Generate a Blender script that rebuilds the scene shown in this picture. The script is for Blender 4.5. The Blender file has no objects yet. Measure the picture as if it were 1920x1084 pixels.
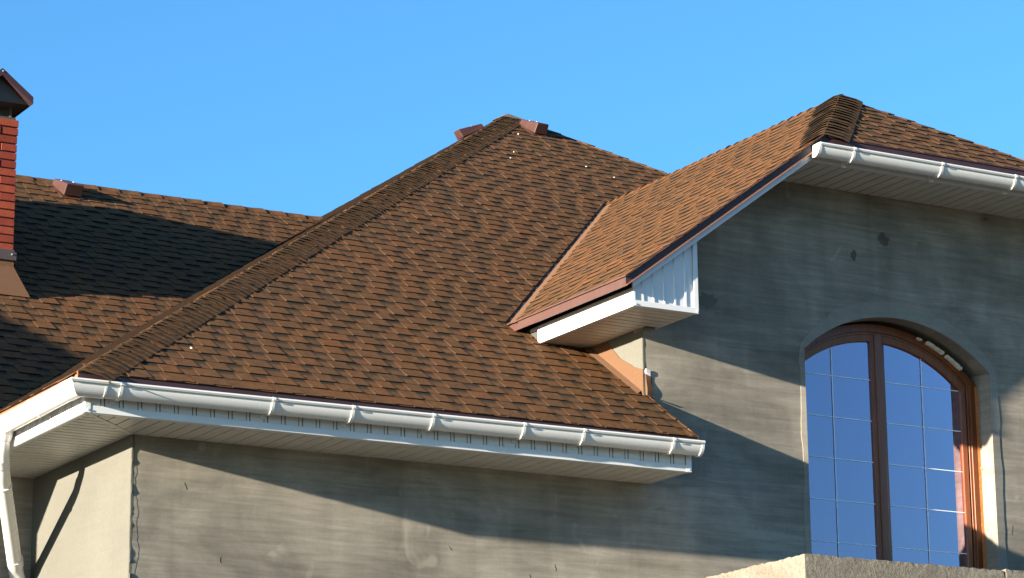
import bpy, bmesh, math, random
from mathutils import Vector, Matrix
random.seed(7)
sc = bpy.context.scene
C = sc.collection

# ---------------------------------------------------------------- camera
PIT, ROL, YAW = 0.248303, -0.0107227, 0.5257953
fw = Vector((math.sin(YAW)*math.cos(PIT), math.cos(YAW)*math.cos(PIT), math.sin(PIT)))
ri0 = Vector((math.cos(YAW), -math.sin(YAW), 0)); up0 = ri0.cross(fw)
ri = ri0*math.cos(ROL) + up0*math.sin(ROL); up = -ri0*math.sin(ROL) + up0*math.cos(ROL)
CAM = Vector((-6.897679, -16.695562, -3.616241))
cd = bpy.data.cameras.new('camera'); cam = bpy.data.objects.new('camera', cd); C.objects.link(cam)
cd.sensor_width = 36; cd.lens = 5403.4*36/1920; cd.clip_start = .5; cd.clip_end = 6000
M = Matrix.Identity(4)
for i in range(3):
    M[i][0] = ri[i]; M[i][1] = up[i]; M[i][2] = -fw[i]; M[i][3] = CAM[i]
cam.matrix_world = M
sc.camera = cam

# ---------------------------------------------------------------- light
SUNDIR = Vector((5.67, 1.0, -0.89)).normalized()           # the way the light travels
elev = math.asin(-SUNDIR.z); az = math.atan2(-SUNDIR.x, -SUNDIR.y)
w = bpy.data.worlds.new('World'); sc.world = w; w.use_nodes = True
wn = w.node_tree.nodes; wl = w.node_tree.links; wn.clear()
sky = wn.new('ShaderNodeTexSky'); sky.sky_type = 'NISHITA'; sky.sun_disc = False
sky.sun_elevation = elev; sky.sun_rotation = az; sky.air_density = 1.0; sky.dust_density = 0.7; sky.ozone_density = 5.0
sky.altitude = 200
tint = wn.new('ShaderNodeMix'); tint.data_type = 'RGBA'; tint.blend_type = 'MULTIPLY'; tint.inputs[0].default_value = 1
tint.inputs[7].default_value = (1.06, 1.30, 1.25, 1)
bg = wn.new('ShaderNodeBackground'); bg.inputs['Strength'].default_value = 0.064
wo = wn.new('ShaderNodeOutputWorld')
wl.new(sky.outputs[0], tint.inputs[6]); wl.new(tint.outputs[2], bg.inputs[0]); wl.new(bg.outputs[0], wo.inputs[0])
sd = bpy.data.lights.new('sun', 'SUN'); sd.energy = 5.0; sd.angle = math.radians(0.6); sd.color = (1, .875, .69)
so = bpy.data.objects.new('sun', sd); C.objects.link(so)
so.rotation_euler = (-SUNDIR).to_track_quat('Z', 'Y').to_euler(); so.location = (-30, -10, 12)
sc.view_settings.view_transform = 'Standard'; sc.view_settings.look = 'None'
sc.view_settings.exposure = 2.2; sc.view_settings.gamma = 1; sc.view_settings.use_curve_mapping = False

# ---------------------------------------------------------------- sizes (z = 0 at the lower soffit)
GROUND = -5.3
W = .5226; G1 = .0907; E0 = -W-G1; ZF = .2243; T = .6593; L = 1.725; A = 6.552; XE = 3.878
XB = 3.854; WB = .4167; WF = .5403; BC = .108; ZB = 1.12; X0 = XB-WB-.0877; YF = -WF-.06; ZG = 1.3049; TG = .7314
XR = 5.049; XP = 6.2747; ZH = ZG+TG*(XR-X0); ZP = ZG+TG*(XP-X0); TH = .6331; YP = YF+(ZP-ZH)/TH; ZHS = 2.375
YV = E0+(ZP-ZF)/T; ZA = ZF+T*(A-E0); YW = L+E0; YR = 6.06; ZR = ZF+T*(YR-YW)
def Fz(y): return ZF+T*(y-E0)
def Gz(x): return ZG+TG*(x-X0)

# ---------------------------------------------------------------- materials
def new_mat(name):
    m = bpy.data.materials.new(name); m.use_nodes = True; m.node_tree.nodes.clear(); return m
class NT:
    def __init__(s, m):
        s.t = m.node_tree; s.n = s.t.nodes
        s.out = s.n.new('ShaderNodeOutputMaterial'); s.b = s.n.new('ShaderNodeBsdfPrincipled')
        s.t.links.new(s.b.outputs[0], s.out.inputs[0])
    def l(s, a, b): s.t.links.new(a, b)
    def set(s, inp, v):
        if hasattr(v, 'links') or hasattr(v, 'is_linked'): s.l(v, inp)
        else: inp.default_value = v
    def coord(s, kind='Object', scale=(1, 1, 1), loc=(0, 0, 0), rot=(0, 0, 0)):
        if kind == 'Position': o = s.n.new('ShaderNodeNewGeometry').outputs['Position']
        else: o = s.n.new('ShaderNodeTexCoord').outputs[kind]
        mp = s.n.new('ShaderNodeMapping'); mp.inputs['Scale'].default_value = scale; mp.inputs['Location'].default_value = loc
        mp.inputs['Rotation'].default_value = rot
        s.l(o, mp.inputs[0]); return mp.outputs[0]
    def noise(s, vec, scale, detail=4, rough=.55, dist=0):
        x = s.n.new('ShaderNodeTexNoise'); s.l(vec, x.inputs['Vector']); x.inputs['Scale'].default_value = scale
        x.inputs['Detail'].default_value = detail; x.inputs['Roughness'].default_value = rough; x.inputs['Distortion'].default_value = dist
        return x.outputs[0]
    def ramp(s, fac, stops):
        x = s.n.new('ShaderNodeValToRGB'); s.l(fac, x.inputs[0]); cr = x.color_ramp
        while len(cr.elements) < len(stops): cr.elements.new(.5)
        for e, (p, c) in zip(cr.elements, stops):
            e.position = p; e.color = (*c, 1) if len(c) == 3 else c
        return x.outputs[0]
    def mix(s, fac, a, b, mode='MIX'):
        x = s.n.new('ShaderNodeMix'); x.data_type = 'RGBA'; x.blend_type = mode
        s.set(x.inputs[0], fac)
        for k, v in ((6, a), (7, b)):
            if isinstance(v, tuple): x.inputs[k].default_value = (*v[:3], 1)
            else: s.l(v, x.inputs[k])
        return x.outputs[2]
    def math(s, op, a, b=0., c=None):
        x = s.n.new('ShaderNodeMath'); x.operation = op; s.set(x.inputs[0], a); s.set(x.inputs[1], b)
        if c is not None: s.set(x.inputs[2], c)
        return x.outputs[0]
    def bump(s, h, strength=.3, dist=.01, prev=None):
        x = s.n.new('ShaderNodeBump'); x.inputs['Strength'].default_value = strength; x.inputs['Distance'].default_value = dist
        s.l(h, x.inputs['Height'])
        if prev is not None: s.l(prev, x.inputs['Normal'])
        s.l(x.outputs[0], s.b.inputs['Normal']); return x.outputs[0]
    def rand(s):
        g = s.n.new('ShaderNodeNewGeometry').outputs['Random Per Island']; o = s.n.new('ShaderNodeObjectInfo').outputs['Random']
        return s.math('FRACT', s.math('ADD', g, o))
G3 = lambda v: (v, v, v)

def mat_shingle(name, kind):
    m = new_mat(name); t = NT(m)
    r = t.rand()
    base = t.ramp(r, [(0, (.088, .047, .023)), (.3, (.098, .050, .0225)), (.55, (.106, .0515, .0225)), (.8, (.118, .053, .0225)), (1, (.092, .049, .024))])
    pos = t.coord('Position')
    gran = t.noise(pos, 330, 2, .7)
    blot = t.noise(pos, 22, 4, .6)
    big = t.noise(pos, 1.3, 3, .5)
    c = t.mix(1, base, t.ramp(gran, [(.28, G3(.45)), (.5, G3(1)), (.72, G3(1.75))]), 'MULTIPLY')
    c = t.mix(1, c, t.ramp(blot, [(.3, G3(.78)), (.7, G3(1.2))]), 'MULTIPLY')
    c = t.mix(1, c, t.ramp(big, [(.3, (.9, .93, .95)), (.7, (1.1, 1.05, 1.0))]), 'MULTIPLY')
    uv = t.n.new('ShaderNodeUVMap'); sp = t.n.new('ShaderNodeSeparateXYZ'); t.l(uv.outputs[0], sp.inputs[0])
    if kind == 'base':      # the dark granule band printed across the top of the lower ply
        v = t.math('ADD', sp.outputs[1], t.math('MULTIPLY', t.math('SUBTRACT', t.noise(pos, 60, 3, .7), .5), .35))
        f = t.ramp(v, [(.50, G3(0)), (.82, G3(.85)), (1, G3(.95))])
        c = t.mix(f, c, (.020, .021, .017))
    if kind == 'cap':
        # dark band painted in for the shaded gap where the next cap laps
        v = t.math('ADD', sp.outputs[1], t.math('MULTIPLY', t.math('SUBTRACT', t.noise(pos, 14, 3, .7), .5), .35))
        f = t.ramp(v, [(.42, G3(0)), (.7, G3(.9)), (1, G3(.97))])
        side = t.ramp(sp.outputs[0], [(.47, G3(0)), (.56, G3(1)), (.84, G3(1)), (.97, G3(.2))])
        f = t.mix(1, f, side, 'MULTIPLY')
        f = t.mix(1, f, G3(.42), 'MULTIPLY'); c = t.mix(f, c, (.012, .012, .012))
    t.l(c, t.b.inputs['Base Color']); t.b.inputs['Roughness'].default_value = .92
    t.b.inputs['Specular IOR Level'].default_value = .08
    t.bump(gran, .6, .0025)
    return m
M_EDGE = None
M_TAB = mat_shingle('shingle_upper_ply', 'tab'); M_BASE = mat_shingle('shingle_lower_ply', 'base'); M_CAP = mat_shingle('ridge_cap_shingle', 'cap')

def mat_simple(name, col, rough=.5, metal=0, var=.12, scale=8, bump=0, bscale=60, spec=.5, stretch=(1, 1, 1)):
    m = new_mat(name); t = NT(m)
    pos = t.coord('Position', scale=stretch)
    n = t.noise(pos, scale, 5, .6)
    c = t.mix(1, col, t.ramp(n, [(.25, G3(1-var)), (.75, G3(1+var))]), 'MULTIPLY')
    t.l(c, t.b.inputs['Base Color']); t.b.inputs['Metallic'].default_value = metal
    t.b.inputs['Specular IOR Level'].default_value = spec
    t.l(t.ramp(t.noise(pos, scale*3, 3), [(.2, G3(max(0, rough-.08))), (.8, G3(rough+.1))]), t.b.inputs['Roughness'])
    if bump: t.bump(t.noise(pos, bscale, 4, .6), bump, .004)
    return m
M_DECK = mat_simple('bitumen_underlay', (.05, .04, .035), .95, spec=.2)
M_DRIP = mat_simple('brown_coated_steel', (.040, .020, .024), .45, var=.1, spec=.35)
M_LIP = mat_simple('brown_steel_lip', (.30, .115, .06), .45)
M_MEMB = mat_simple('granulated_membrane', (.120, .064, .036), .95, var=.2, scale=160, bump=.6, bscale=300, spec=.2)
M_PVC = mat_simple('white_pvc_gutter', (.58, .58, .565), .26, var=.03, scale=3)
M_SIDING = mat_simple('white_coated_siding', (.56, .575, .59), .34, var=.04, scale=4)
M_SOFFIT = mat_simple('soffit_siding', (.52, .51, .475), .4, var=.07, scale=5)
M_GROOVE = mat_simple('dark_groove_backing', (.05, .05, .047), .8)
M_SCREW = mat_simple('screw_steel', (.8, .78, .75), .3, metal=.6)
M_BRICK = mat_simple('red_face_brick', (.18, .030, .014), .75, var=.22, scale=14, bump=.4, bscale=90, spec=.3)
M_MORTAR = mat_simple('dark_raked_mortar', (.05, .045, .042), .95, bump=.3)
M_FOAM = mat_simple('orange_mounting_foam', (.55, .16, .04), .85, var=.25, scale=40, bump=1, bscale=60)
M_WHITEFOAM = mat_simple('cream_foam_block', (.62, .56, .46), .85, var=.2, scale=30, bump=.6)
M_LEAD = mat_simple('grey_sealant_tape', (.45, .44, .45), .4, var=.15, scale=40)
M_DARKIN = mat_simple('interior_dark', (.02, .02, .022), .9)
M_BLACKSTEEL = mat_simple('dark_collar_steel', (.06, .045, .04), .45)

M_EDGE = mat_simple('shingle_cut_edge', (.058, .032, .018), .95, var=.25, scale=90, spec=.1)
M_SBUTT = mat_simple('shingle_butt_edge', (.014, .010, .008), .95, spec=.05)  # darker than the side cuts: shade line under each course is in the colour
M_BUTT = mat_simple('cap_butt_gap_shade', (.017, .013, .010), .95, spec=.1)  # near-black butts draw the shaded gaps between caps by colour
def mat_plaster(name, light, dark, streak=1.0, bump=.35, warm=(1.0, .96, .88)):
    m = new_mat(name); t = NT(m)
    p = t.coord('Position')
    a = t.noise(t.coord('Position', scale=(1.0, 1.0, 1.5)), 1.25, 5, .58, .5)
    b = t.noise(t.coord('Position', scale=(1.1, 1.1, 15)), 1.5, 3, .55, .8)       # level trowel streaks
    b2 = t.noise(t.coord('Position', scale=(2.2, 2.2, 40)), 1.2, 2, .5, .6)
    v = t.noise(t.coord('Position', scale=(3.2, 3.2, .55)), 1.1, 3, .55, 1.2)           # soft vertical drags
    f = t.noise(p, 45, 5, .7)
    c = t.mix(t.ramp(a, [(.32, G3(0)), (.68, G3(1))]), dark, light)
    c = t.mix(1, c, t.ramp(b, [(.34, G3(1-.13*streak)), (.66, G3(1+.13*streak))]), 'MULTIPLY')
    c = t.mix(1, c, t.ramp(b2, [(.3, G3(1-.07*streak)), (.7, G3(1+.07*streak))]), 'MULTIPLY')
    c = t.mix(1, c, t.ramp(v, [(.34, G3(1-.09*streak)), (.66, G3(1+.07*streak))]), 'MULTIPLY')
    c = t.mix(1, c, t.ramp(f, [(.3, G3(.93)), (.7, G3(1.06))]), 'MULTIPLY')
    # small pits and smears
    sm = t.noise(t.coord('Position', scale=(1, 1, .7)), 3.1, 3, .5, 1.4)
    c = t.mix(t.ramp(sm, [(.66, G3(0)), (.74, G3(.45 if streak > .5 else .12))]), c, tuple(x*1.22 for x in light))
    vo = t.n.new('ShaderNodeTexVoronoi'); t.l(t.coord('Position', scale=(1, 1, .8)), vo.inputs['Vector']); vo.inputs['Scale'].default_value = 2.6
    vn = t.math('ADD', vo.outputs['Distance'], t.math('MULTIPLY', t.noise(p, 30, 3), .03))
    c = t.mix(t.ramp(vn, [(.022, G3(.6)), (.032, G3(0))]), c, tuple(x*.45 for x in dark))
    t.l(c, t.b.inputs['Base Color']); t.b.inputs['Roughness'].default_value = .95; t.b.inputs['Specular IOR Level'].default_value = .2
    x = t.bump(b, bump*.35, .012)
    x = t.bump(a, bump*.25, .02, x)
    x = t.bump(f, bump*.22, .003, x)
    t.bump(vn, bump*.0+.02, .004, x)
    return m
M_PLASTER = mat_plaster('grey_cement_plaster', (.275, .250, .208), (.132, .121, .101))
M_PLASTER_L = mat_plaster('cream_cement_plaster', (.116, .114, .100), (.102, .100, .088), .15, .12)
M_REVEAL = mat_plaster('smooth_reveal_plaster', (.215, .20, .17), (.155, .146, .124), .4, .3)
M_PATCH = mat_simple('dark_patch_mortar', (.085, .075, .058), .95, var=.2, scale=20, bump=.4)
M_CONC = None
def mat_concrete():
    m = new_mat('rough_concrete'); t = NT(m); p = t.coord('Position')
    a = t.noise(p, 2.2, 6, .65, .4); f = t.noise(p, 34, 6, .75); g = t.noise(p, 90, 3, .7)
    c = t.mix(t.ramp(a, [(.3, G3(0)), (.7, G3(1))]), (.115, .10, .078), (.21, .19, .155))
    c = t.mix(1, c, t.ramp(f, [(.3, G3(.6)), (.55, G3(1.0)), (.75, G3(1.2))]), 'MULTIPLY')
    c = t.mix(t.ramp(g, [(.64, G3(0)), (.72, G3(.7))]), c, (.09, .085, .075))
    t.l(c, t.b.inputs['Base Color']); t.b.inputs['Roughness'].default_value = .95
    x = t.bump(f, .8, .02); t.bump(g, .5, .006, x); return m
M_CONC = mat_concrete()
def mat_wood():
    m = new_mat('brown_wood_laminate'); t = NT(m)
    p = t.coord('Position', scale=(14, 14, .8)); n = t.noise(p, 3, 5, .6, 1.2)
    c = t.ramp(n, [(.25, (.10, .026, .008)), (.5, (.16, .045, .013)), (.75, (.22, .066, .02))])
    t.l(c, t.b.inputs['Base Color']); t.b.inputs['Roughness'].default_value = .36; t.bump(n, .08, .002); return m
M_WOOD = mat_wood()
def mat_glass():
    m = new_mat('coated_window_glass'); n = m.node_tree.nodes; l = m.node_tree.links
    out = n.new('ShaderNodeOutputMaterial'); gl = n.new('ShaderNodeBsdfGlossy'); gl.inputs['Roughness'].default_value = .003
    gl.inputs['Color'].default_value = (.66, .49, .64, 1)
    tr = n.new('ShaderNodeBsdfTransparent'); tr.inputs['Color'].default_value = (.85, .87, .88, 1)
    fr = n.new('ShaderNodeFresnel'); fr.inputs['IOR'].default_value = 1.5
    ma = n.new('ShaderNodeMath'); ma.operation = 'MULTIPLY_ADD'; ma.inputs[1].default_value = 1.0; ma.inputs[2].default_value = .42
    mx = n.new('ShaderNodeMixShader'); l.new(fr.outputs[0], ma.inputs[0]); l.new(ma.outputs[0], mx.inputs[0])
    l.new(tr.outputs[0], mx.inputs[1]); l.new(gl.outputs[0], mx.inputs[2]); l.new(mx.outputs[0], out.inputs[0])
    # faint waviness of the panes
    no = n.new('ShaderNodeTexNoise'); no.inputs['Scale'].default_value = 2.0; ge = n.new('ShaderNodeNewGeometry'); l.new(ge.outputs['Position'], no.inputs['Vector'])
    bu = n.new('ShaderNodeBump'); bu.inputs['Strength'].default_value = .03; bu.inputs['Distance'].default_value = .01
    l.new(no.outputs[0], bu.inputs['Height']); l.new(bu.outputs[0], gl.inputs['Normal'])
    return m
M_GLASS = mat_glass()
M_MUNTIN = mat_simple('white_glazing_bar', (.80, .86, .92), .6)
M_GROUND = mat_simple('dry_soil_and_grass', (.10, .085, .055), .95, var=.35, scale=.6, bump=.5, bscale=6)

# ---------------------------------------------------------------- object helpers
def link(name, me, parent=None, mats=()):
    o = bpy.data.objects.new(name, me); C.objects.link(o)
    for m in mats:
        if m.name not in [x.name for x in me.materials if x]: me.materials.append(m)
    if parent is not None:
        o.parent = parent
        if parent is house: o.location = -house.location
    return o
house = bpy.data.objects.new('house', None); C.objects.link(house); house.location = (0, 0, GROUND)
house['label'] = 'unfinished grey plastered house with brown shingle roofs, white gutters and arched window'
house['category'] = 'house'

class MB:
    """collects solids in world coordinates; build() links ONE mesh object"""
    def __init__(s): s.v = []; s.f = []; s.mi = []; s.uv = {}
    def add(s, vs, fs, mi=0, uv=None):
        b = len(s.v); s.v += [tuple(v) for v in vs]
        for f in fs:
            if uv is not None: s.uv[len(s.f)] = [uv[i] for i in f]
            s.f.append([b+i for i in f]); s.mi.append(mi)
        return s
    def box(s, x0, x1, y0, y1, z0, z1, mi=0):
        vs = [(x, y, z) for z in (z0, z1) for y in (y0, y1) for x in (x0, x1)]
        return s.add(vs, [(0, 2, 3, 1), (4, 5, 7, 6), (0, 1, 5, 4), (2, 6, 7, 3), (0, 4, 6, 2), (1, 3, 7, 5)], mi)
    def prism(s, poly, d, mi=0):
        """poly: 3D points, extruded by vector d"""
        n = len(poly); d = Vector(d); a = [Vector(p) for p in poly]; nn = Vector((0, 0, 0))
        for i in range(n): nn += a[i].cross(a[(i+1) % n])
        if nn.dot(d) > 0: a = a[::-1]
        vs = a+[p+d for p in a]
        fs = [tuple(range(n)), tuple(range(2*n-1, n-1, -1))]+[((i+1) % n, i, n+i, n+(i+1) % n) for i in range(n)]
        return s.add(vs, fs, mi)
    def sweep(s, profs, closed=True, mi=0, cap=True):
        """profs: list of equal-length 3D rings"""
        k = len(profs[0]); vs = [p for r in profs for p in r]; fs = []
        for i in range(len(profs)-1):
            for j in range(k if closed else k-1):
                a = i*k+j; b = i*k+(j+1) % k
                fs.append((a, b, b+k, a+k))
        if cap and closed: fs += [tuple(range(k-1, -1, -1)), tuple(range((len(profs)-1)*k, len(profs)*k))]
        return s.add(vs, fs, mi)
    def tube(s, pts, r, seg=14, mi=0):
        P = [Vector(p) for p in pts]; rings = []
        pn = None
        for i, p in enumerate(P):
            d = (P[min(i+1, len(P)-1)]-P[max(i-1, 0)]).normalized()
            if pn is None: pn = d.orthogonal().normalized()
            pn = (pn-d*pn.dot(d)).normalized(); q = d.cross(pn)
            rings.append([p+(pn*math.cos(a)+q*math.sin(a))*(r[i] if isinstance(r, list) else r) for a in [2*math.pi*j/seg for j in range(seg)]])
        return s.sweep(rings, True, mi)
    def mesh(s, name, mats, smooth=False):
        me = bpy.data.meshes.new(name); me.from_pydata(s.v, [], s.f)
        for m in mats: me.materials.append(m)
        me.polygons.foreach_set('material_index', s.mi)
        if s.uv:
            ul = me.uv_layers.new(name='UVMap')
            for pi, uvs in s.uv.items():
                for k, li in enumerate(me.polygons[pi].loop_indices): ul.data[li].uv = uvs[k]
        if smooth:
            bm = bmesh.new(); bm.from_mesh(me); bmesh.ops.recalc_face_normals(bm, faces=bm.faces)
            for f in bm.faces: f.smooth = True
            for e in bm.edges:
                if len(e.link_faces) == 2 and e.calc_face_angle(0) > math.radians(38): e.smooth = False
            bm.to_mesh(me); bm.free()
        me.update(); return me
    def build(s, name, mats, parent=None, smooth=False, bevel=0, kind=None, label=None):
        if not isinstance(mats, (list, tuple)): mats = [mats]
        o = link(name, s.mesh(name, mats, smooth), parent)
        if bevel:
            b = o.modifiers.new('bevel', 'BEVEL'); b.width = bevel; b.segments = 2; b.limit_method = 'ANGLE'; b.angle_limit = math.radians(40)
        if kind: o['kind'] = kind
        if label: o['label'] = label
        return o

# ---------------------------------------------------------------- ground
g = MB(); N = 40; S = 2500
for i in range(N+1):
    for j in range(N+1):
        u = (i/N*2-1); v = (j/N*2-1); x = S*u*abs(u)**1.5; y = S*v*abs(v)**1.5
        g.v.append((x, y, GROUND-.002))
for i in range(N):
    for j in range(N):
        a = i*(N+1)+j; g.f.append([a, a+N+1, a+N+2, a+1]); g.mi.append(0)
go = g.build('ground', M_GROUND); go['kind'] = 'structure'; go['label'] = 'dry bare soil around the house'

# ---------------------------------------------------------------- walls
WX0, WZ0 = 6.105, .145            # centre of the window arch
OPL, OPR, RO = 5.25, 6.97, 1.295   # opening in the wall
OPB = -1.3
def arc_z(x, r=RO, cx=WX0, cz=WZ0): return cz+math.sqrt(max(0, r*r-(x-cx)**2))
WR = 9.6   # right end of the front wall
wall = MB()
def slab(poly, d=.12): wall.prism([(x, 0, z) for x, z in poly], (0, d, 0))
ZSL = .06
slab([(0, GROUND), (XB, GROUND), (XB, ZSL), (0, ZSL)])
xt = XB+.02
topz = lambda x: min(Gz(x)-.12, ZHS+.08, Gz(2*XP-x)-.12)
slab([(XB, GROUND), (OPL, GROUND), (OPL, topz(OPL)), (4.95, topz(4.95)), (XB, topz(XB))])
xk = 2*XP-(X0+(ZHS+.08+.12-ZG)/TG)
slab([(OPR, GROUND), (WR, GROUND), (WR, topz(WR)), (xk, topz(xk)), (OPR, topz(OPR))])
slab([(OPL, GROUND), (OPR, GROUND), (OPR, OPB), (OPL, OPB)])
NS = 28
for i in range(NS):
    a = OPL+(OPR-OPL)*i/NS; b = OPL+(OPR-OPL)*(i+1)/NS
    slab([(a, arc_z(a)), (b, arc_z(b)), (b, topz(b)), (a, topz(a))])
fwall = wall.build('front_wall', M_PLASTER, house, label='grey streaky cement plaster front wall')
bm = bmesh.new(); bm.from_mesh(fwall.data); bmesh.ops.remove_doubles(bm, verts=bm.verts, dist=1e-5); bm.to_mesh(fwall.data); bm.free()
# back leaf of the wall (rough recess behind the plaster step)
w2 = MB(); IL, IR, RI = 5.16, 7.00, 1.33
def slab2(poly, y0=.122, d=.25): w2.prism([(x, y0, z) for x, z in poly], (0, d, 0))
slab2([(3.9, GROUND), (IL, GROUND), (IL, 1.0), (3.9, 1.0)])
slab2([(IR, GROUND), (WR, GROUND), (WR, 2.0), (IR, 2.0)])
slab2([(IL, GROUND), (IR, GROUND), (IR, OPB), (IL, OPB)])
for i in range(NS):
    a = IL+(IR-IL)*i/NS; b = IL+(IR-IL)*(i+1)/NS
    slab2([(a, arc_z(a, RI)), (b, arc_z(b, RI)), (b, 2.0), (a, 2.0)])
w2.build('inner_wall_leaf', M_REVEAL, house, label='pale rough masonry leaf behind the window reveal')
s = MB(); s.box(-.004, .12, .122, L, GROUND, .06); s.box(-.004, -.0005, .0, .122, GROUND, .03)
s.build('side_wall', M_PLASTER_L, house, label='smooth cream sunlit side wall beside the downpipe')
s = MB(); s.box(-9, -.002, L+.0, L+.12, GROUND, .06)
s.build('wing_wall', M_PLASTER, house, label='plain grey wall of the left wing')
s = MB()
s.prism([(XB, .122, -.3), (XB, .122, topz(XB)), (XB, 1.9, topz(XB)), (XB, 1.9, 1.0)], (.12, 0, 0)); s.box(XB-.004, XB-.0005, .0, .124, .3, 1.1)
s.build('bay_side_wall', M_PLASTER_L, house, label='short cream sunlit wall under the bay eave')
s = MB(); s.box(WR-.12, WR, .122, 9, GROUND, 1.3); s.box(.2, WR, 12.9, 13.0, GROUND, 0); s.box(-9, -8.9, L+.12, 12, GROUND, 0)
s.build('rear_wall', M_PLASTER, house)

# irregular plaster lip along the left corner and the bay corner
def lip(x, z0, z1, dep, seed, name):
    rnd = random.Random(seed); m = MB(); z = z0; pr = []
    cur = dep*.5
    while z < z1:
        h = rnd.uniform(.008, .035)
        if rnd.random() < .3: cur = rnd.uniform(.1, 1)*dep
        pr.append((z, max(.002, cur+rnd.uniform(-.2, .2)*dep))); z += h
    pr.append((z1, .003))
    for (a, d1), (b, d2) in zip(pr, pr[1:]):
        vs = [(x-.0015, .004, a), (x-.0015, -d1, a), (x+.012, -d1*.8, a), (x+.016, .004, a), (x-.0015, .004, b), (x-.0015, -d2, b), (x+.012, -d2*.8, b), (x+.016, .004, b)]
        m.add(vs, [(0, 1, 5, 4), (1, 2, 6, 5), (2, 3, 7, 6), (0, 3, 2, 1), (4, 5, 6, 7)])
    return m.build(name, M_PLASTER_L, house, kind='stuff')
lip(0, -3.0, .0, .013, 3, 'broken_corner_edge')
lip(XB, .62, 1.05, .004, 5, 'broken_corner_edge')
# second ragged render layer next to the corner
m = MB(); rnd = random.Random(11); z = -2.4
pz = []
while z < .0:
    wd_ = .04+.012*math.sin(z*7)+.008*math.sin(z*23); pz.append((z, wd_+rnd.uniform(-.006, .006))); z += rnd.uniform(.006, .03)
for (a, x1), (b, x2) in zip(pz, pz[1:]):
    m.add([(.016, .002, a), (.016, -.0018, a), (x1, -.0012, a), (x1+.003, .002, a), (.016, .002, b), (.016, -.0018, b), (x2, -.0012, b), (x2+.003, .002, b)], [(0, 1, 5, 4), (1, 2, 6, 5), (2, 3, 7, 6)])
m.build('render_coat_edge', M_PLASTER, house, kind='stuff')

# patches / scars on the front wall
def blob(cx, cz, r, seed, name='plaster_patch', mat=None, sx=1., sz=1., th=.003, lab=None):
    rnd = random.Random(seed); n = 18; pts = []
    for i in range(n):
        a = 2*math.pi*i/n; q = r*(1+rnd.uniform(-.28, .28))
        pts.append((cx+q*sx*math.cos(a), .001, cz+q*sz*math.sin(a)))
    m = MB(); m.prism(pts, (0, -th, 0)); return m.build(name, mat or M_PATCH, house, bevel=.0015, label=lab)
blob(6.02, 2.045, .048, 2, lab='diamond shaped dark patch high above the window')
blob(5.74, 1.88, .034, 5, sx=.7, sz=1.2)
blob(4.42, 1.38, .075, 8, sx=1.1, sz=.8, mat=mat_simple('damp_patch', (.12, .112, .09), .95))
blob(7.02, 2.33, .014, 9, sx=2)
# fine cracks
def crack(x, z, pts, seed, wd=.003):
    rnd = random.Random(seed); m = MB(); X, Z = x, z
    for i in range(pts):
        X2 = X+rnd.uniform(-.006, .007); Z2 = Z-rnd.uniform(.006, .02); ww = wd*rnd.uniform(.3, .9)
        m.prism([(X, -.0002, Z), (X+ww, -.0002, Z), (X2+ww, -.0002, Z2), (X2, -.0002, Z2)], (0, -.0016, 0)); X, Z = X2, Z2
    return m
m = MB()
for k, (x, z, n) in enumerate([(.36, -.28, 3), (.62, -.74, 3), (2.28, -.55, 3), (2.9, -.7, 4), (3.1, -.62, 3), (7.12, -.05, 4)]):
    c = crack(x, z, n, k+20); b = len(m.v); m.v += c.v; m.f += [[b+i for i in f] for f in c.f]; m.mi += c.mi
m.build('plaster_crack', M_PATCH, house, kind='stuff')

# raised smooth render band round the window
def band(r_in, r_out, th, seed, mat, name, xl, xr, jag, lab):
    rnd = random.Random(seed); m = MB(); pts = []
    zz = OPB
    inner = []; outer = []
    hw_in = (OPR-OPL)/2; n = 34
    zl = arc_z(OPL)
    steps = 26
    for i in range(steps):
        z = OPB+(zl-OPB)*i/steps
        inner.append((OPL, z)); outer.append((OPL-xl+rnd.uniform(-jag, jag), z))
    for i in range(n+1):
        x = OPL+(OPR-OPL)*i/n; z = arc_z(x); d = Vector((x-WX0, z-WZ0)).normalized()
        k = i/n; off = (r_out-r_in)*(1-abs(k-.5)*.0)
        inner.append((x, z)); e = rnd.uniform(-jag, jag)
        wv = xl+(off-xl)*min(1, k*5) if k < .5 else xr+(off-xr)*min(1, (1-k)*5)
        outer.append((x+d.x*(wv+e), z+d.y*(wv+e)))
    for i in range(steps):
        z = zl-(zl-OPB)*(i+1)/steps
        inner.append((OPR, z)); outer.append((OPR+xr+rnd.uniform(-jag, jag), z))
    for i in range(len(inner)-1):
        a, b, c, d = inner[i], inner[i+1], outer[i+1], outer[i]
        vs = [(a[0], .002, a[1]), (a[0], -th, a[1]), (d[0], -th*.5, d[1]), (d[0], .002, d[1]), (b[0], .002, b[1]), (b[0], -th, b[1]), (c[0], -th*.5, c[1]), (c[0], .002, c[1])]
        m.add(vs, [(0, 4, 5, 1), (1, 5, 6, 2), (2, 6, 7, 3)])
    return m.build(name, mat, house, label=lab)
M_BAND = mat_plaster('pale_surround_plaster', (.265, .245, .208), (.18, .168, .142), .5, .4)
band(RO, RO+.115, .009, 4, M_BAND, 'window_surround', .045, .08, .009, 'smooth raised plaster band round the arched window')

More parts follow.
